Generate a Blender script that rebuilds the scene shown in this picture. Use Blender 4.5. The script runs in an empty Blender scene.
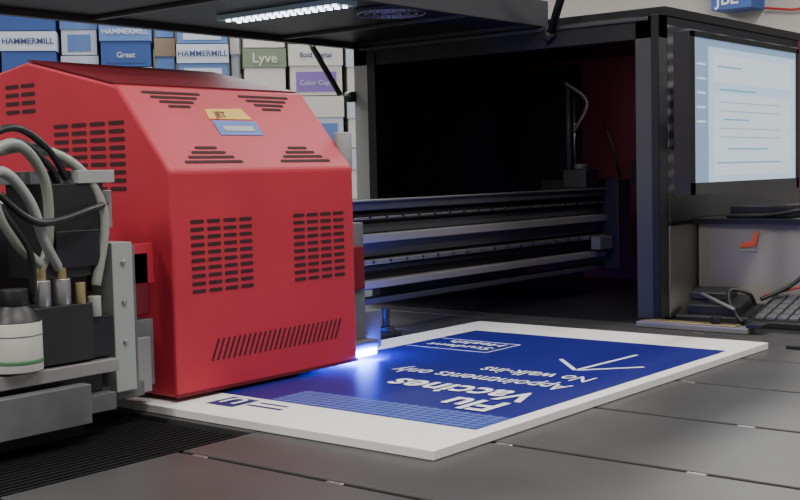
import bpy, bmesh, math, random
from mathutils import Vector, Matrix
random.seed(4)
S=0.3048; TH=0.9            # one unit = 1 foot; table top is 0.9 m above the floor
def W(p): return Vector((p[0]*S,p[1]*S,TH+p[2]*S))

# ------------------------------------------------------------------ materials
def mat(name,col,rough=0.5,metal=0.0,emit=None,es=0.0,noise=0.0,nscale=20,bump=0.0,coat=0.0,spec=0.5):
    m=bpy.data.materials.new(name); m.use_nodes=True
    nt=m.node_tree; b=nt.nodes["Principled BSDF"]
    b.inputs["Base Color"].default_value=(*col,1)
    b.inputs["Roughness"].default_value=rough
    b.inputs["Metallic"].default_value=metal
    b.inputs["Coat Weight"].default_value=coat
    b.inputs["Specular IOR Level"].default_value=spec
    if emit: 
        b.inputs["Emission Color"].default_value=(*emit,1); b.inputs["Emission Strength"].default_value=es
    if noise>0 or bump>0:
        tc=nt.nodes.new("ShaderNodeTexCoord"); n=nt.nodes.new("ShaderNodeTexNoise")
        n.inputs["Scale"].default_value=nscale; n.inputs["Detail"].default_value=4
        nt.links.new(tc.outputs["Object"],n.inputs["Vector"])
        if noise>0:
            r=nt.nodes.new("ShaderNodeValToRGB")
            r.color_ramp.elements[0].color=(*[c*(1-noise) for c in col],1)
            r.color_ramp.elements[1].color=(*[min(1,c*(1+noise)) for c in col],1)
            r.color_ramp.elements[0].position=.35; r.color_ramp.elements[1].position=.65
            nt.links.new(n.outputs["Fac"],r.inputs["Fac"]); nt.links.new(r.outputs["Color"],b.inputs["Base Color"])
        if bump>0:
            bp=nt.nodes.new("ShaderNodeBump"); bp.inputs["Strength"].default_value=bump; bp.inputs["Distance"].default_value=.002
            nt.links.new(n.outputs["Fac"],bp.inputs["Height"]); nt.links.new(bp.outputs["Normal"],b.inputs["Normal"])
    return m
M={}
M['red']=mat('red_paint',(0.45,0.027,0.048),.5,noise=.06,nscale=6,spec=.35)
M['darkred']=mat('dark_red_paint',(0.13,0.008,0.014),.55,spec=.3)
M['slot']=mat('vent_dark',(0.035,0.004,0.006),.8)
M['table']=mat('table_anodised',(0.050,0.049,0.050),.42,noise=.12,nscale=9,bump=.05,spec=.42)
M['seam']=mat('seam_black',(0.004,0.004,0.004),.8,spec=.1)
M['black']=mat('black_plastic',(0.012,0.012,0.014),.45)
M['blackm']=mat('black_powdercoat',(0.014,0.014,0.017),.42,noise=.1,nscale=40,spec=.35)
M['frame']=mat('frame_charcoal',(0.048,0.048,0.054),.42,noise=.05,nscale=30)
M['inside']=mat('enclosure_inner',(0.014,0.014,0.022),.6)
M['insidered']=mat('enclosure_inner_maroon',(0.12,0.016,0.032),.6)
M['steel']=mat('steel',(0.42,0.42,0.42),.35,metal=.9)
M['alu']=mat('aluminium_grey',(0.27,0.26,0.26),.42,metal=.5)
M['galv']=mat('bracket_grey',(0.105,0.105,0.11),.5,noise=.2,nscale=15)
M['palegrey']=mat('pale_grey_plate',(0.30,0.31,0.30),.45)
M['white']=mat('white_board',(0.78,0.775,0.75),.5)
M['blue']=mat('ink_blue',(0.008,0.010,0.17),.4,spec=.35)
M['bluel']=mat('ink_band_blue',(0.022,0.045,0.29),.42)
M['grid']=mat('ink_grid_line',(0.24,0.32,0.62),.4)
M['ink_w']=mat('lettering_white',(0.80,0.82,0.88),.45)
M['navy']=mat('navy_ink',(0.01,0.02,0.14),.5)
M['rub']=mat('black_mat',(0.005,0.005,0.006),.75,spec=.15)
M['ctn_white']=mat('carton_white',(0.42,0.46,0.54),.7)
M['ctn_blue']=mat('carton_blue',(0.015,0.055,0.22),.6)
M['ctn_blue2']=mat('carton_mid_blue',(0.08,0.16,0.38),.6)
M['ctn_green']=mat('carton_sage',(0.15,0.19,0.13),.7)
M['ctn_brown']=mat('carton_kraft',(0.22,0.16,0.11),.8)
M['ctn_cream']=mat('carton_cream',(0.50,0.49,0.46),.7)
M['purple']=mat('label_purple',(0.18,0.11,0.36),.6)
M['txt_dark']=mat('print_dark',(0.03,0.05,0.16),.7)
M['floor']=mat('floor_grey',(0.16,0.155,0.15),.5,noise=.15,nscale=3)
M['wall']=mat('wall_paint',(0.50,0.48,0.45),.8,noise=.03,nscale=2)
M['ceil']=mat('ceiling_tile',(0.5,0.5,0.48),.9)
M['lamp']=mat('ceiling_lamp',(1,1,1),.5,emit=(1,.97,.93),es=2.5)
M['led']=mat('led_strip',(1,1,1),.3,emit=(.78,.9,1),es=6)
M['ledglass']=mat('led_housing',(0.22,0.3,0.33),.2,emit=(.5,.75,.85),es=.05)
M['uv']=mat('uv_emitter',(0.1,0.2,1),.3,emit=(.03,.07,1),es=60)
M['uvcore']=mat('uv_emitter_core',(0.2,0.3,1),.3,emit=(.28,.42,1),es=50)
M['violet']=mat('added_violet_glow',(0.2,0.1,0.6),.3,emit=(.3,.08,1),es=1)  # glow for an added block that imitates violet spill
M['yellow']=mat('label_yellow',(0.62,0.38,0.03),.5)
M['lblblue']=mat('label_blue',(0.05,0.12,0.42),.5)
M['bottle']=mat('bottle_label',(0.5,0.5,0.46),.5)
M['green']=mat('label_green',(0.08,0.2,0.1),.5)
M['tube']=mat('clear_tube',(0.25,0.26,0.23),.3)
M['cab']=mat('cabinet_grey',(0.26,0.24,0.22),.5,noise=.05,nscale=4)
M['orange']=mat('sticker_orange',(0.7,0.11,0.04),.5)
M['screen']=mat('screen_on',(0.3,0.4,0.5),.25,emit=(.52,.67,.83),es=.8)
M['screend']=mat('screen_sidebar',(0.2,0.3,0.4),.25,emit=(.26,.38,.60),es=.6)
M['screenl']=mat('screen_line',(0.1,0.3,0.4),.25,emit=(.12,.42,.55),es=.7)
M['screenw']=mat('screen_panel',(0.4,0.4,0.4),.25,emit=(.64,.78,.91),es=.8)
M['key']=mat('key_caps',(0.08,0.08,0.085),.5)
M['brass']=mat('brass_bar',(0.42,0.34,0.18),.35,metal=.7)
M['redcable']=mat('red_cable',(0.45,0.02,0.02),.4)
def striped():  # wavy dark and pale bands in the side panel's colour
    m=bpy.data.materials.new('striped_side_film'); m.use_nodes=True; nt=m.node_tree; b=nt.nodes["Principled BSDF"]
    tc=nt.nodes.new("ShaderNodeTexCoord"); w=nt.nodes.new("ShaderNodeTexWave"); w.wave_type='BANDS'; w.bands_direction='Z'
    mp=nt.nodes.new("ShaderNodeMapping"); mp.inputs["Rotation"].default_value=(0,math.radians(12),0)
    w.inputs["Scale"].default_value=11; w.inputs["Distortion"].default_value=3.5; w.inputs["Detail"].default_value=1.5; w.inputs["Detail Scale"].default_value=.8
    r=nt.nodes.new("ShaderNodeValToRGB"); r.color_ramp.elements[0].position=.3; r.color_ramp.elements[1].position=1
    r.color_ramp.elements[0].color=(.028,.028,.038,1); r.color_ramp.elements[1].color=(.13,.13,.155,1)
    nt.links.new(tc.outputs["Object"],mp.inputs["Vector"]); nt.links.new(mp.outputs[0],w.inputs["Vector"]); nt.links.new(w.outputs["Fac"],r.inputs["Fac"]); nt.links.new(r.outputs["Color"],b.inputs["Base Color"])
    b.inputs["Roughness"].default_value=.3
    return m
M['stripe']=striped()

# ------------------------------------------------------------------ builder
class B:
    def __init__(s,name,bevel=0.0,conv=W):
        s.name=name; s.bm=bmesh.new(); s.mats=[]; s.bevel=bevel; s.conv=conv
    def mi(s,k):
        if k not in s.mats: s.mats.append(k)
        return s.mats.index(k)
    def box(s,x0,x1,y0,y1,z0,z1,k,fr=None):
        P=[(x,y,z) for z in (z0,z1) for y in (y0,y1) for x in (x0,x1)]
        if fr: P=[fr(p) for p in P]
        v=[s.bm.verts.new(s.conv(p)) for p in P]; i=s.mi(k)
        for f in ((0,2,3,1),(4,5,7,6),(0,1,5,4),(2,6,7,3),(0,4,6,2),(1,3,7,5)):
            fc=s.bm.faces.new([v[j] for j in f]); fc.material_index=i
    def prism(s,pts,d,k):
        d=Vector(d); a=[s.bm.verts.new(s.conv(p)) for p in pts]; b=[s.bm.verts.new(s.conv(Vector(p)+d)) for p in pts]; i=s.mi(k); n=len(pts)
        fs=[s.bm.faces.new(a[::-1]),s.bm.faces.new(b)]
        for j in range(n): fs.append(s.bm.faces.new((a[j],a[(j+1)%n],b[(j+1)%n],b[j])))
        for f in fs: f.material_index=i
    def cyl(s,p0,p1,r,k,r2=None,n=20,smooth=True):
        p0=s.conv(p0); p1=s.conv(p1); r=r*S; r2=r if r2 is None else r2*S
        ax=(p1-p0).normalized(); u=ax.orthogonal().normalized(); w=ax.cross(u); i=s.mi(k)
        a=[];b=[]
        for j in range(n):
            t=2*math.pi*j/n; q=u*math.cos(t)+w*math.sin(t)
            a.append(s.bm.verts.new(p0+q*r)); b.append(s.bm.verts.new(p1+q*r2))
        fs=[s.bm.faces.new(a[::-1]),s.bm.faces.new(b)]
        for j in range(n):
            f=s.bm.faces.new((a[j],a[(j+1)%n],b[(j+1)%n],b[j])); f.smooth=smooth; fs.append(f)
        for f in fs: f.material_index=i
    def tube(s,pts,r,k,n=10,sub=8):
        P=[Vector(p) for p in pts]; Q=[]
        for i in range(len(P)-1):
            p0=P[max(i-1,0)];p1=P[i];p2=P[i+1];p3=P[min(i+2,len(P)-1)]
            for j in range(sub):
                t=j/sub
                Q.append(.5*((2*p1)+(p2-p0)*t+(2*p0-5*p1+4*p2-p3)*t*t+(3*p1-p0-3*p2+p3)*t**3))
        Q.append(P[-1]); Q=[s.conv(q) for q in Q]; rings=[]; i0=s.mi(k); u=None
        for i,q in enumerate(Q):
            tg=(Q[min(i+1,len(Q)-1)]-Q[max(i-1,0)]).normalized()
            u=tg.orthogonal().normalized() if u is None else (u-tg*u.dot(tg)).normalized()
            w=tg.cross(u)
            rings.append([s.bm.verts.new(q+(u*math.cos(2*math.pi*j/n)+w*math.sin(2*math.pi*j/n))*r*S) for j in range(n)])
        for a,b in zip(rings,rings[1:]):
            for j in range(n):
                f=s.bm.faces.new((a[j],a[(j+1)%n],b[(j+1)%n],b[j])); f.smooth=True; f.material_index=i0
        for rg in (rings[0][::-1],rings[-1]):
            f=s.bm.faces.new(rg); f.material_index=i0
    def text(s,body,origin,right,up,size,k,align='LEFT',bold=0.0,ext=.003,sx=1.0):
        c=bpy.data.curves.new('t','FONT'); c.body=body; c.size=1; c.align_x=align; c.offset=bold; c.resolution_u=3
        o=bpy.data.objects.new('t',c); bpy.context.scene.collection.objects.link(o)
        dg=bpy.context.evaluated_depsgraph_get(); me=bpy.data.meshes.new_from_object(o.evaluated_get(dg))
        R=Vector(right).normalized(); U=Vector(up).normalized(); N=R.cross(U); O=Vector(origin); i=s.mi(k)
        vs=[s.bm.verts.new(s.conv(O+R*v.co.x*size*sx+U*v.co.y*size+N*ext)) for v in me.vertices]
        for p in me.polygons:
            try:
                f=s.bm.faces.new([vs[j] for j in p.vertices]); f.material_index=i
            except ValueError: pass
        bpy.data.objects.remove(o); bpy.data.curves.remove(c); bpy.data.meshes.remove(me)
    def done(s,recalc=True):
        if recalc: bmesh.ops.recalc_face_normals(s.bm,faces=s.bm.faces)
        c=Vector((0,0,0)); 
        for v in s.bm.verts: c+=v.co
        c/=max(1,len(s.bm.verts))
        for v in s.bm.verts: v.co-=c
        me=bpy.data.meshes.new(s.name); s.bm.to_mesh(me); s.bm.free()
        for k in s.mats: me.materials.append(M[k])
        o=bpy.data.objects.new(s.name,me); o.location=c; bpy.context.scene.collection.objects.link(o)
        if s.bevel>0:
            m=o.modifiers.new('bevel','BEVEL'); m.width=s.bevel; m.segments=2; m.limit_method='ANGLE'; m.angle_limit=math.radians(40)
        return o
def parent(name,kids,loc):
    e=bpy.data.objects.new(name,None); e.location=W(loc); bpy.context.scene.collection.objects.link(e)
    for k in kids:
        k.parent=e; k.matrix_parent_inverse=Matrix.Translation(-e.location)
    return e
FZ=-TH/S
# ------------------------------------------------------------------ room
b=B('floor'); b.box(-12,40,-16,40,FZ-.2,FZ,'floor'); b.done()
b=B('ceiling'); b.box(-12,40,-16,40,7,7.2,'ceil'); b.done()
b=B('wall_back'); b.box(-12,40,24,24.3,FZ,7,'wall'); b.done()
b=B('wall_right'); b.box(21,21.3,-16,24,FZ,7,'wall'); b.done()
def area(name,loc,sz,sy,e,col=(1,.975,.94),rot=(0,0,0)):
    l=bpy.data.lights.new(name,'AREA'); l.shape='RECTANGLE'; l.size=sz*S; l.size_y=sy*S; l.energy=e; l.color=col
    o=bpy.data.objects.new(name,l); o.location=W(loc); o.rotation_euler=rot; bpy.context.scene.collection.objects.link(o); return o
for i,(x,y,e) in enumerate([(2,0,42),(0,7,22),(2,13,32),(9,-3,45),(9,3,24),(9,11,32),(15,6,42),(14,15,52),(-5,3,66),(6,18,45)]):
    b=B('ceiling_light'); b.box(x-2,x+2,y-.5,y+.5,6.93,7,'lamp'); b.box(x-2.08,x+2.08,y-.58,y+.58,6.96,7,'palegrey'); b.done()
    area('ceiling_lamp_light',(x,y,6.9),4,1,e)

# ------------------------------------------------------------------ printer table
b=B('printer_table',bevel=.0012)
xs=[-1.0]+[2.795+.749*i for i in range(-4,6)]
g=.013
for a,c in zip(xs,xs[1:]):
    b.box(a+g,c-g,-2.5,3.33,-.12,0,'table')
b.box(xs[-1]+g,6.75,-2.5,3.33,-.12,0,'table')
for a,c in zip(xs,xs[1:]):
    if a>3.1: b.box(a+g,c-g,3.335,6.2,-.12,0,'table')
b.box(3.16,3.53,3.335,6.2,-.12,0,'table'); b.box(xs[-1]+g,6.75,3.335,6.2,-.12,0,'table')
b.box(-1,6.75,-2.4,6.1,-.5,-.125,'seam')
b.box(-.8,6.7,-2.3,6.0,FZ,-.5,'frame')
for i,sx in enumerate(xs[3:]):
    for yy in (-1.2,-.3,.6,1.5,2.25,2.9):
        q=yy+.3*((sx*10)%1)
        b.box(sx-.011,sx+.009,q,q+.07,-.02,-.0005,'steel')
        b.cyl((sx-.2,q+.1,-.01),(sx-.2,q+.1,-.0),.007,'seam',n=10)
b.done()
b=B('ribbed_rubber_mat'); b.box(-1,3.15,3.335,6.0,-.12,-.03,'rub')
y=3.38
while y<5.9:
    b.box(-.95,3.13,y,y+.02,-.035,-.012,'rub'); y+=.036
b.done()

# ------------------------------------------------------------------ sign board
b=B('panel',bevel=.0006)
b.box(3.19,6.14,2.47,4.36,.002,.036,'white'); board=b.done()
b=B('print'); Z=.0372
def quad(b,x0,x1,y0,y1,z,k): b.prism([(x0,y0,z),(x1,y0,z),(x1,y1,z),(x0,y1,z)],(0,0,.0006),k)
quad(b,3.54,5.76,2.54,4.12,Z,'blue'); quad(b,3.54,3.78,2.54,3.62,Z+.0008,'bluel')
for i in range(6): quad(b,3.56+.038*i,3.564+.038*i,2.54,3.62,Z+.0016,'grid')
for i in range(20): quad(b,3.54,3.78,2.58+.053*i,2.583+.053*i,Z+.0016,'grid')
up=(-1,0,0); rt=(0,1,0); zt=Z+.0012
b.text('Flu',(4.00,2.68,zt),rt,up,.27,'ink_w',bold=.022,sx=.9)
b.text('Vaccines',(4.23,2.68,zt),rt,up,.27,'ink_w',bold=.022,sx=.82)
b.text('Appointments only',(4.48,2.68,zt),rt,up,.185,'ink_w',bold=.004,sx=.68)
b.text('No walk-ins',(4.70,2.68,zt),rt,up,.185,'ink_w',bold=.004,sx=.68)
b.text('Student',(5.21,3.60,zt),rt,up,.115,'ink_w',bold=.01,sx=1.2)
b.text('Health',(5.34,3.60,zt),rt,up,.115,'ink_w',bold=.01,sx=1.2)
for (a0,a1,c0,c1) in ((5.07,5.078,3.56,4.1),(5.39,5.398,3.56,4.1),(5.07,5.39,3.56,3.568)): quad(b,a0,a1,c0,c1,zt,'ink_w')
def stroke(b,p,q,w,z,k):
    p=Vector((*p,z));q=Vector((*q,z));d=(q-p).normalized();n=Vector((-d.y,d.x,0))*w/2
    b.prism([p-n,q-n,q+n,p+n],(0,0,.0006),k)
stroke(b,(4.86,2.89),(5.40,2.86),.022,zt,'ink_w'); stroke(b,(4.85,2.885),(5.09,2.66),.022,zt,'ink_w'); stroke(b,(4.85,2.895),(5.09,3.12),.022,zt,'ink_w')
quad(b,3.40,3.42,3.42,3.62,Z,'navy'); quad(b,3.34,3.50,3.64,3.80,Z,'navy'); b.text('U',(3.48,3.66,zt),rt,up,.15,'ink_w',bold=.02)
quad(b,3.46,3.475,3.44,3.60,Z,'navy')
pr=b.done(False)
parent('printed_sign_board',[board,pr],(4.7,3.4,0))

# ------------------------------------------------------------------ carriage
b=B('cover',bevel=.004)
x0,x1=3.275,4.44
prof=[(3.905,.055),(3.905,1.02),(4.237,1.40),(4.9,1.55),(5.25,1.50),(5.25,.9),(4.45,.88),(4.45,.055)]
b.prism([(x0,y,z) for y,z in prof],(x1-x0,0,0),'red')
cov=b.done()
b=B('vents')
def slot(b,c,u,v,n,w,h,k='slot',seg=6,t=.004):
    c=Vector(c);u=Vector(u).normalized();v=Vector(v).normalized();n=Vector(n).normalized(); pts=[]
    r=h/2
    for s,a0 in ((1,-90),(-1,90)):
        for j in range(seg+1):
            a=math.radians(a0+180*j/seg); pts.append(c+u*(s*(w/2-r)+r*math.cos(a))+v*(r*math.sin(a))-n*.002)
    b.prism(pts,n*t,k)
N=(0,-1,0);UX=(1,0,0);UZ=(0,0,1)
for gx0,gx1 in ((3.37,3.75),(4.0,4.37)):
    nc=4; st=(gx1-gx0)/nc
    for r in range(10):
        for c in range(nc): slot(b,(gx0+st*(c+.5),3.905,.50+.0335*r),UX,UZ,N,st*.82,.016)
for i in range(26):
    slot(b,(3.50+.032*i,3.905,.235),(.45,0,1),(1,0,-.45),N,.105,.010)
sn=Vector((0,-.38,.332)).normalized(); sv=Vector((0,.332,.38)).normalized()
def sl(x,v): return (x,3.905+.332*v,1.02+.38*v)
for gx in (3.56,4.14):
    for r in range(4):
        slot(b,sl(gx,.10+.055*r),UX,sv,sn,.34-.07*r,.016)
        slot(b,sl(gx,.93-.055*r),UX,sv,sn,.34-.07*r,.016)
NX=(-1,0,0);UY=(0,1,0)
for r in range(9):
    for c in range(4): slot(b,(3.275,4.2+.135*(c+.5)-.02,.95+.036*r),UY,UZ,NX,.11,.018)
for r in range(4):
    for c in range(2): slot(b,(3.275,4.9+.13*c,1.32+.04*r),UY,UZ,NX,.11,.018)
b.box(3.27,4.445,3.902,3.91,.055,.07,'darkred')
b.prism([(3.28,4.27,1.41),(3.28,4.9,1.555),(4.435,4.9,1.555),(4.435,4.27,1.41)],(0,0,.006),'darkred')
b.prism([sl(3.70,.42),sl(3.97,.42),sl(3.97,.60),sl(3.70,.60)],sn*.003,'lblblue')
b.prism([sl(3.74,.47),sl(3.93,.47),sl(3.93,.53),sl(3.74,.53)],sn*.005,'palegrey')
b.prism([sl(3.69,.62),sl(3.96,.62),sl(3.93,.76),sl(3.70,.74)],sn*.003,'yellow')
b.text('JET',sl(3.74,.64),UX,sv,.05,'darkred',bold=.03,ext=.005)
ven=b.done()
b=B('lamp_column',bevel=.0015)
b.box(4.45,4.62,4.0,4.5,.14,.74,'galv'); b.box(4.44,4.56,4.05,4.4,.74,1.05,'alu')
b.box(4.455,4.60,3.98,4.0,.40,.62,'darkred'); b.cyl((4.50,4.02,.66),(4.50,4.02,1.12),.03,'steel')
b.cyl((4.50,4.02,1.0),(4.50,4.02,1.2),.045,'palegrey')
b.box(4.64,4.80,4.05,4.4,.07,.27,'galv')
b.box(4.445,4.64,3.93,4.4,.10,.14,'galv')
b.box(4.45,4.63,3.935,4.38,.062,.10,'uv')
b.box(4.48,4.58,3.926,3.94,.064,.094,'uvcore')
col=b.done()
b=B('rear_block',bevel=.002); b.box(3.4,4.4,4.5,4.62,.3,.85,'black'); b.box(3.35,4.4,4.46,5.2,.86,.9,'black'); rb=b.done()
parent('print_carriage',[cov,ven,col,rb],(3.85,4.3,0))
area('uv_lamp_light',(4.54,4.15,.058),.17,.4,1.9,(.03,.06,1))
area('uv_lamp_side_light',(4.66,4.2,.09),.06,.4,2.4,(.04,.07,1),(0,math.radians(-65),0))
area('uv_lamp_rear_light',(4.75,4.44,.2),.3,.2,5.0,(.04,.06,1),(math.radians(92),0,math.radians(-15)))
area('uv_lamp_front_light',(4.54,3.90,.08),.17,.05,1.2,(.03,.06,1),(math.radians(60),0,0))

# ------------------------------------------------------------------ ink / maintenance unit on the left of the carriage
b=B('ink_pump_assembly',bevel=.002)
b.box(2.1,2.88,3.80,4.5,.09,.16,'galv'); b.box(2.05,2.72,3.74,3.80,.07,.22,'galv'); b.box(2.1,2.90,3.80,4.3,.24,.29,'alu'); b.box(2.1,2.86,3.86,4.3,.14,.24,'blackm')
b.box(2.2,2.8,3.9,4.4,-.01,.09,'black')
b.box(2.88,3.10,3.9,4.3,.10,.16,'galv')
b.box(2.93,3.03,3.86,4.0,.14,.74,'palegrey'); b.box(3.03,3.05,3.87,4.0,.14,.72,'galv'); b.box(3.07,3.22,3.98,4.4,.12,.40,'galv'); b.box(3.11,3.18,3.95,3.98,.1,.33,'alu')
b.box(3.10,3.22,4.0,4.05,.42,.68,'darkred'); b.box(3.12,3.25,4.0,4.02,.55,.72,'red')
b.box(2.62,2.90,3.86,4.1,.62,.98,'black'); b.box(2.66,2.86,3.84,3.86,.66,.80,'blackm')
b.box(2.50,2.80,3.82,4.1,.30,.52,'black'); b.box(2.78,2.91,3.84,4.1,.30,.46,'blackm')
b.cyl((2.47,3.84,.30),(2.47,3.84,.48),.095,'bottle'); b.cyl((2.47,3.84,.48),(2.47,3.84,.54),.095,'black',r2=.05); b.cyl((2.47,3.84,.54),(2.47,3.84,.60),.05,'black')
b.cyl((2.47,3.84,.33),(2.47,3.84,.345),.097,'green'); b.cyl((2.47,3.84,.43),(2.47,3.84,.435),.097,'galv')
b.cyl((2.30,3.95,.30),(2.30,3.95,.6),.09,'black')
for cx,cz in ((2.60,.52),(2.69,.52)):
    b.cyl((cx,3.86,cz),(cx,3.86,cz+.10),.035,'steel'); b.cyl((cx,3.86,cz+.10),(cx,3.86,cz+.16),.02,'brass')
b.cyl((2.83,3.85,.46),(2.83,3.85,.54),.026,'palegrey'); b.cyl((2.76,3.84,.5),(2.76,3.84,.6),.02,'brass')
b.box(2.60,2.9,3.9,4.2,.98,1.03,'galv'); b.box(2.78,2.95,3.85,4.0,.98,1.03,'palegrey')
b.box(2.2,2.5,4.2,4.5,.3,1.15,'galv'); b.box(2.3,3.2,4.4,4.5,.14,.9,'blackm')
b.box(2.90,2.97,3.9,4.1,.80,.95,'alu')
for zz in (.34,.5,.66): b.cyl((2.98,3.862,zz),(2.98,3.85,zz),.010,'steel',n=10)
tb=[[(2.3,3.8,1.04),(2.47,3.80,1.13),(2.62,3.84,1.0),(2.64,3.86,.76),(2.60,3.86,.66)],
 [(2.27,3.8,.9),(2.39,3.78,1.03),(2.52,3.8,.93),(2.60,3.82,.76),(2.68,3.86,.66)],
 [(2.36,3.76,1.16),(2.36,3.78,.95),(2.46,3.8,.78),(2.58,3.83,.68)],
 [(2.35,3.9,1.08),(2.6,3.9,1.12),(2.80,3.88,1.04),(2.9,3.86,.85),(2.84,3.85,.58)]]
for t,k in zip(tb,('tube','palegrey','tube','tube')): b.tube(t,.02,k)
for t in ([(2.3,3.86,1.1),(2.5,3.86,1.19),(2.66,3.88,1.12),(2.76,3.9,1.0)],[(2.35,3.86,1.05),(2.52,3.86,1.14),(2.67,3.88,1.05),(2.72,3.9,.98)],[(2.40,3.8,.95),(2.55,3.78,.84),(2.8,3.8,.88),(2.94,3.9,.9)],[(2.32,3.8,1.0),(2.42,3.78,.86),(2.52,3.8,.72),(2.55,3.84,.54)]): b.tube(t,.014,'black')
b.tube([(2.3,3.95,1.2),(2.42,3.95,1.22),(2.52,4.0,1.12)],.02,'green')
b.done()

# ------------------------------------------------------------------ gantry beam
b=B('gantry_beam',bevel=.0015)
b.box(1.0,8.3,4.70,5.1,.28,.80,'blackm')
b.box(1.0,8.3,4.62,5.0,.77,.82,'frame'); b.box(1.0,8.3,4.60,4.68,.82,.832,'steel')
b.box(1.0,8.25,4.655,4.70,.70,.75,'black'); b.box(1.0,8.25,4.64,4.66,.712,.728,'steel')
b.box(1.0,8.25,4.60,4.70,.575,.625,'alu'); b.box(1.0,8.25,4.66,4.72,.49,.57,'frame')
b.box(1.0,8.25,4.62,4.70,.44,.47,'steel'); b.box(1.0,8.25,4.655,4.70,.40,.43,'black'); b.box(1.0,8.25,4.60,4.70,.30,.345,'alu')
b.box(1.0,8.25,4.68,4.72,.63,.69,'frame'); b.box(1.0,8.25,4.64,4.74,.20,.235,'frame')
x=1.1
while x<8.2:
    b.cyl((x,4.652,.725),(x,4.632,.725),.011,'black',n=10); b.cyl((x,4.652,.457),(x,4.612,.457),.011,'black',n=10); x+=.16
b.box(8.22,8.42,4.5,5.2,.2,.9,'blackm'); b.box(8.0,8.2,4.54,4.62,.36,.46,'galv'); b.box(7.9,8.1,4.6,4.8,.84,.98,'black'); b.cyl((8.0,4.7,.98),(8.0,4.7,1.02),.05,'galv')
b.box(1.0,1.2,4.7,5.1,0,.3,'blackm'); b.box(5.0,5.2,4.75,5.1,0,.3,'blackm')
b.done()
b=B('sensor_post',bevel=.001); b.cyl((5.32,4.45,.06),(5.32,4.45,.09),.05,'black'); b.cyl((5.32,4.45,.09),(5.32,4.45,.2),.022,'blackm'); b.box(4.95,5.4,4.40,4.58,0.001,.06,'blackm'); b.done()

# ------------------------------------------------------------------ enclosure
def eb(n): return B(n,bevel=.0015)
b=eb('front_frame')
b.box(7.0,7.12,3.53,3.70,0,1.96,'frame'); b.box(6.985,7.0,3.53,3.58,0,1.96,'blackm')
b.box(7.0,7.12,5.98,6.12,0,1.96,'palegrey'); b.box(6.99,7.13,5.9,5.98,0,1.9,'blackm')
b.box(7.0,7.12,3.53,6.12,1.81,1.96,'blackm'); b.box(6.985,7.0,3.6,6.05,1.925,1.95,'frame')
ff=b.done()
b=eb('shell')
b.box(9.4,9.5,3.53,6.2,-.5,1.96,'insidered')
b.box(7.12,9.5,6.12,6.2,-.5,1.96,'inside'); b.box(7.1,9.5,3.53,6.2,1.96,2.02,'blackm')
b.box(7.12,9.4,3.54,3.6,-.5,1.96,'inside')
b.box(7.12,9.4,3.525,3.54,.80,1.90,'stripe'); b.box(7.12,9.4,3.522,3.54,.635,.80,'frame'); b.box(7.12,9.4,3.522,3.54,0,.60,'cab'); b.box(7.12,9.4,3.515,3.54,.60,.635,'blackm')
b.box(9.34,9.38,5.55,6.12,.1,1.9,'inside'); b.box(9.33,9.39,5.50,5.55,0,1.9,'blackm')
b.box(7.9,7.93,6.09,6.12,.1,1.9,'blackm')
b.box(6.77,9.4,3.6,6.12,-.12,0,'blackm'); b.box(6.8,9.4,3.6,6.1,FZ,-.12,'frame')
b.box(8.4,9.2,4.2,4.3,1.90,1.94,'palegrey')  # made-up housing over the added fill light
b.box(8.5,8.62,3.62,3.68,.2,.28,'violet')  # added glowing block, stands in for violet spill low inside
sh=b.done()
b=B('inner_fittings')
b.cyl((8.9,5.35,1.72),(8.9,5.35,.8),.02,'galv'); b.cyl((8.92,5.30,1.6),(8.92,5.30,.85),.01,'steel')
b.tube([(8.85,5.35,1.72),(9.0,5.22,1.55),(8.9,5.3,1.3)],.015,'alu')
b.cyl((8.9,5.35,.8),(8.9,5.35,.95),.06,'frame'); b.box(8.9,9.1,4.6,4.75,.85,1.05,'blackm'); b.box(8.95,9.05,4.62,4.7,1.05,1.1,'galv')
b.tube([(9.0,4.9,.9),(8.95,4.95,1.15),(9.0,5.05,1.35),(9.2,5.1,1.2)],.012,'black')
fi=b.done()
b=eb('raised_lid')
b.box(3.2,7.08,4.42,6.15,1.99,2.12,'blackm')
b.box(3.2,7.08,4.40,4.44,1.96,2.14,'frame'); b.box(3.2,7.08,6.10,6.16,1.95,2.12,'frame'); b.box(7.02,7.09,4.42,6.15,1.95,2.12,'frame')
b.box(4.55,4.6,4.45,6.1,1.965,1.99,'frame'); b.box(6.2,6.24,4.45,6.1,1.965,1.99,'frame')
ld=b.done()
b=B('led_bar'); b.box(5.08,5.26,4.56,5.56,1.955,1.985,'ledglass')
for i in range(16):
    for q in (5.11,5.20): b.box(q,q+.022,4.60+.059*i,4.622+.059*i,1.945,1.956,'led')
lb=b.done()
b=B('exhaust_fan')
for r in (.06,.11,.16,.21):
    for j in range(28):
        a=2*math.pi*j/28; a2=2*math.pi*(j+1)/28
        p=Vector((5.72+r*math.cos(a),4.68+r*math.sin(a),1.965)); q=Vector((5.72+r*math.cos(a2),4.68+r*math.sin(a2),1.965))
        b.cyl(p,q,.006,'alu',n=6)
b.cyl((5.72,4.68,1.975),(5.72,4.68,1.99),.23,'black',n=32)
fn=b.done()
b=B('gas_struts')
b.cyl((6.9,6.18,1.6),(6.6,6.18,1.95),.022,'black'); b.cyl((6.7,6.18,1.83),(6.5,6.18,2.04),.012,'steel'); b.cyl((6.98,6.18,1.58),(6.98,6.10,1.58),.04,'black')
b.cyl((7.0,4.34,1.9),(6.72,4.0,2.3),.028,'black'); b.cyl((6.85,4.18,2.12),(6.6,3.9,2.45),.014,'steel'); b.cyl((7.0,4.32,1.86),(7.0,4.38,1.93),.045,'black')
gs=b.done()
parent('printer_enclosure',[ff,sh,fi,ld,lb,fn,gs],(8.2,4.8,0))
area('led_bar_light',(5.17,5.06,1.94),.1,.9,1.2,(.85,.93,1))
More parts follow.
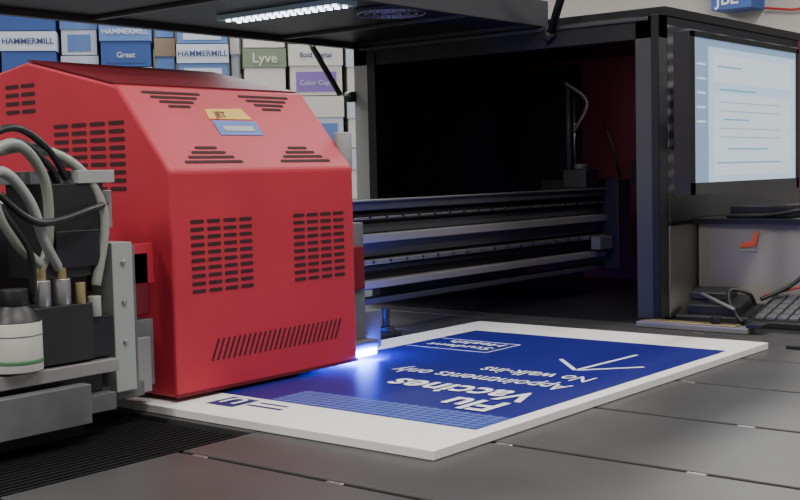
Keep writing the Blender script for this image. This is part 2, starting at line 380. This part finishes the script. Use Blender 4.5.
area('added_enclosure_fill',(8.8,4.25,1.89),.8,.1,.6,(1,.85,.85),(0,math.radians(-30),0))  # added fill light that brightens the maroon back wall
area('added_violet_glow_light',(8.56,3.70,.29),.1,.1,.22,(.3,.08,1),(math.radians(70),0,math.radians(-50)))  # added light imitating a purple glow at the bottom of the interior

# ------------------------------------------------------------------ operator side: monitor, bench
b=B('computer_monitor',bevel=.002)
my=2.9; mr=7.70
b.box(6.12,mr,my,my+.10,.83,1.73,'black')
for r in ((6.12,mr,.83,.895),(6.12,mr,1.70,1.73),(6.12,6.155,.83,1.73),(mr-.04,mr,.83,1.73)): b.box(r[0],r[1],my-.012,my,r[2],r[3],'frame' if r[3]<1 else 'blackm')
b.box(6.155,mr-.04,my-.004,my,.895,1.70,'screen')
b.box(6.155,6.34,my-.006,my-.003,.895,1.66,'screend'); b.box(6.155,mr-.04,my-.006,my-.003,1.66,1.70,'screend')
b.box(6.42,7.58,my-.006,my-.003,1.46,1.62,'screenw'); b.box(6.42,7.58,my-.006,my-.003,.93,1.40,'screenw')
for z,a,c in ((1.42,6.5,7.0),(1.25,6.55,6.9),(1.08,6.6,7.2),(1.0,6.45,7.4),(1.55,6.46,6.8)): b.box(a,c,my-.008,my-.005,z,z+.008,'screenl')
for z in (1.2,1.15,1.3,1.35): b.box(6.5,7.4,my-.008,my-.005,z,z+.004,'screend')
for z in (1.55,1.47,1.39,1.31,1.23): b.box(6.19,6.30,my-.008,my-.005,z,z+.012,'screenw')
b.text('monitor',(6.85,my-.013,.85),(1,0,0),(0,0,1),.04,'galv')
b.box(6.95,7.35,my+.1,my+.18,1.1,1.5,'black'); b.box(7.2,7.32,my+.18,3.45,1.22,1.36,'blackm'); b.box(7.16,7.4,3.45,3.51,1.1,1.5,'blackm')
b.done()
b=B('grey_cabinet',bevel=.004)
b.box(7.5,9.35,.5,3.5,FZ,.60,'cab'); b.box(7.44,9.38,.45,3.51,.60,.635,'blackm'); b.box(7.49,7.5,.6,3.42,-.05,.56,'cab')
b.prism([(7.485,3.15,.47),(7.485,3.09,.47),(7.485,3.07,.54),(7.485,3.09,.56),(7.485,3.11,.52)],(-.003,0,0),'orange')
b.prism([(7.485,3.20,.44),(7.485,3.09,.455),(7.485,3.09,.48),(7.485,3.19,.48)],(-.004,0,0),'orange')
b.prism([(7.485,3.20,.42),(7.485,3.08,.42),(7.485,3.08,.432),(7.485,3.20,.432)],(-.004,0,0),'palegrey')
b.done()
b=B('cable_box',bevel=.003); b.box(7.55,7.85,2.9,3.3,.636,.72,'black'); b.box(7.6,8.0,2.45,2.8,.636,.70,'frame'); b.tube([(7.5,3.3,.65),(7.48,3.0,.66),(7.55,2.7,.70),(7.5,2.4,.66)],.014,'black'); b.done()
b=B('side_bench',bevel=.002); b.box(6.76,7.42,-.5,3.5,-.1,-.003,'blackm'); b.box(6.8,7.4,-.4,3.4,FZ,-.1,'frame'); b.done()
b=B('clamp_bar',bevel=.001); b.box(6.60,6.72,2.78,3.50,.002,.035,'alu'); b.box(6.62,6.70,2.86,3.44,.035,.045,'brass'); b.cyl((6.66,3.0,.045),(6.66,3.0,.09),.03,'blackm'); b.box(6.62,6.74,2.70,2.80,.035,.06,'black'); b.done()
b=B('black_pad',bevel=.001); b.box(6.2,6.6,1.6,2.40,.002,.02,'black'); b.done()
b=B('black_tablet',bevel=.003)
fr=lambda p: (7.14+p[0]*.98-p[1]*.17,3.22+p[0]*.17+p[1]*.98,p[2]+.10*max(0,p[0]+.2))
b.box(-.22,.22,-.26,.20,.0,.05,'black',fr); b.box(-.16,.2,-.2,.14,.05,.11,'blackm',fr); b.box(-.02,.18,-.1,.16,.11,.16,'black',fr)
b.cyl((6.93,3.0,.10),(7.1,3.3,.17),.012,'alu',n=10)
b.tube([(6.95,2.96,.02),(7.0,3.06,.12),(7.1,3.1,.2),(7.15,3.0,.18),(7.2,2.98,.1)],.012,'black')
b.done()
b=B('computer_keyboard',bevel=.0015); 
kf=lambda p:(p[0],p[1],p[2]+.25*(p[0]-6.93))
b.box(6.93,7.40,1.6,2.93,.0,.035,'black',kf)
for r in range(5):
    for c in range(18): b.box(6.96+.085*r,7.03+.085*r,1.64+.07*c,1.695+.07*c,.035,.055,'key',kf)
b.done()
b=B('monitor_cables')
b.tube([(7.42,2.74,.9),(7.40,2.70,.55),(7.36,2.72,.32),(7.3,2.80,.22),(7.2,2.945,.14)],.013,'black')
b.tube([(7.43,2.68,.9),(7.42,2.60,.5),(7.40,2.55,.3),(7.36,2.66,.24),(7.25,2.945,.16)],.007,'redcable'); b.done()

# ------------------------------------------------------------------ stacked paper cartons (far background)
DX,DY=.66,.751
def fr(p): return (21*DX+p[0]*DY+p[1]*DX, 21*DY-p[0]*DX+p[1]*DY, p[2])
def U(px): return .01718*(px-200)
def Zp(px,py): return 1+.01743*((180-.0234*px)-py)
b=B('stacked_paper_cartons',bevel=.004)
Rv=(DY,-DX,0)
def carton(x0,x1,y0,y1,lid,body,txt=None,tc='txt_dark',v0=0.0,ts=.17,lab=None):
    """carton with a lid over the body"""
    u0,u1=U(x0),U(x1-1.5); zt=Zp(x0,y0); zb=Zp(x0,y1)
    h=zt-zb; lh=h*.42
    b.box(u0+.02,u1-.02,v0+.02,v0+1.4,zb,zt-lh,body,fr); b.box(u0,u1,v0,v0+1.42,zt-lh,zt,lid,fr)
    if txt:
        b.text(txt,fr(((u0+u1)/2,v0-.004,zt-lh*.5-ts*.33)),Rv,(0,0,1),ts,tc,'CENTER',bold=.015,ext=.01)
    if lab:
        k,t,c2=lab
        b.box(u0+.12,u1-.12,v0+.012,v0+.03,zb+.06,zb+(h-lh)*.8,k,fr)
        if t: b.text(t,fr(((u0+u1)/2,v0+.005,zb+(h-lh)*.35)),Rv,(0,0,1),ts,c2,'CENTER',bold=.01,ext=.01)
H='HAMMERMILL'
for x0,x1 in [(-110,-50),(-49,12)]:
    for k in range(-1,5): carton(x0,x1,20+44*k,62+44*k,'ctn_white','ctn_blue',H,ts=.12)
for k in range(5): carton(13,68,-8+45*k,36+45*k,'ctn_blue' if k==2 else 'ctn_white','ctn_blue',H,ts=.14)
for k in range(5): carton(69,107,-30+44*k,13+44*k,'ctn_blue2' if k%2 else 'ctn_white','ctn_white' if k%2 else 'ctn_blue2',None,lab=('ctn_blue2','',''),v0=.25)
for k in range(5): carton(108,160,-18+44*k,25+44*k,'ctn_blue2' if k==1 else 'ctn_white','ctn_blue',H,tc='ctn_white' if k==1 else 'txt_dark',ts=.13,lab=('ctn_blue','Great','ctn_white'))
for k in range(5): carton(161,183,-6+44*k,37+44*k,'ctn_brown','ctn_blue2',v0=.4)
for k in range(-1,4): carton(183,236,46+45*k,90+45*k,'ctn_white','ctn_blue2',H,ts=.14,lab=('ctn_white','',''))
for k in range(5): carton(237,248,-10+44*k,33+44*k,'ctn_cream','ctn_white',v0=.5)
for k in range(-1,4): carton(249,294,49+46*k,94+46*k,'ctn_green' if k==0 else 'ctn_cream','ctn_cream','Lyve' if k==0 else None,tc='ctn_cream',ts=.24)
for k,(l,bd,t,lb_) in enumerate([('ctn_cream','ctn_cream',None,None),('ctn_cream','ctn_cream','Bold Digital',('purple','Color Copy','ctn_white')),('ctn_cream','ctn_white',None,('ctn_blue2','','')),('ctn_cream','ctn_cream',None,('ctn_brown','','')),('ctn_cream','ctn_cream',None,None)]):
    carton(295,352,-8+52*k,43+52*k,l,bd,t,ts=.12,lab=lb_)
for k in range(5): carton(354,410,-8+52*k,43+52*k,'ctn_white','ctn_cream',ts=.12)
for i in range(9):
    u0=U(-110)+i*.99
    for k in range(3): b.box(u0,u0+.96,.05,1.4,FZ+k*.83,FZ+k*.83+.8,('ctn_white','ctn_blue','ctn_cream')[(i+k)%3],fr)
b.done()
b=B('wall_speaker_box'); b.box(20.4,21,8.5,9.25,3.75,4.6,'lblblue'); b.text('JBL',(20.38,9.15,3.83),(0,-1,0),(0,0,1),.32,'ink_w',bold=.02); b.done()
b=B('wall_cable'); b.tube([(20.9,8.45,3.76),(20.9,8.2,3.72),(20.9,7.9,3.68),(20.9,7.5,3.72),(20.9,7.0,3.60)],.022,'redcable'); b.done()

# ------------------------------------------------------------------ world, camera
w=bpy.data.worlds.new('world'); bpy.context.scene.world=w; w.use_nodes=True
w.node_tree.nodes['Background'].inputs[0].default_value=(.91,.90,.89,1); w.node_tree.nodes['Background'].inputs[1].default_value=.45
yaw,pitch,roll=math.radians(39.15),math.radians(3.81),math.radians(-1.32)
F=Vector((math.cos(yaw)*math.cos(pitch),math.sin(yaw)*math.cos(pitch),-math.sin(pitch)))
R=Vector((math.sin(yaw),-math.cos(yaw),0)); Uv=R.cross(F)
R2=R*math.cos(roll)+Uv*math.sin(roll); U2=-R*math.sin(roll)+Uv*math.cos(roll)
cd=bpy.data.cameras.new('camera'); cd.sensor_width=36; cd.lens=36*1189.2/800; cd.clip_start=.02
co=bpy.data.objects.new('camera',cd); bpy.context.scene.collection.objects.link(co)
m=Matrix((R2,U2,-F)).transposed().to_4x4(); m.translation=W((0,0,1)); co.matrix_world=m
bpy.context.scene.camera=co
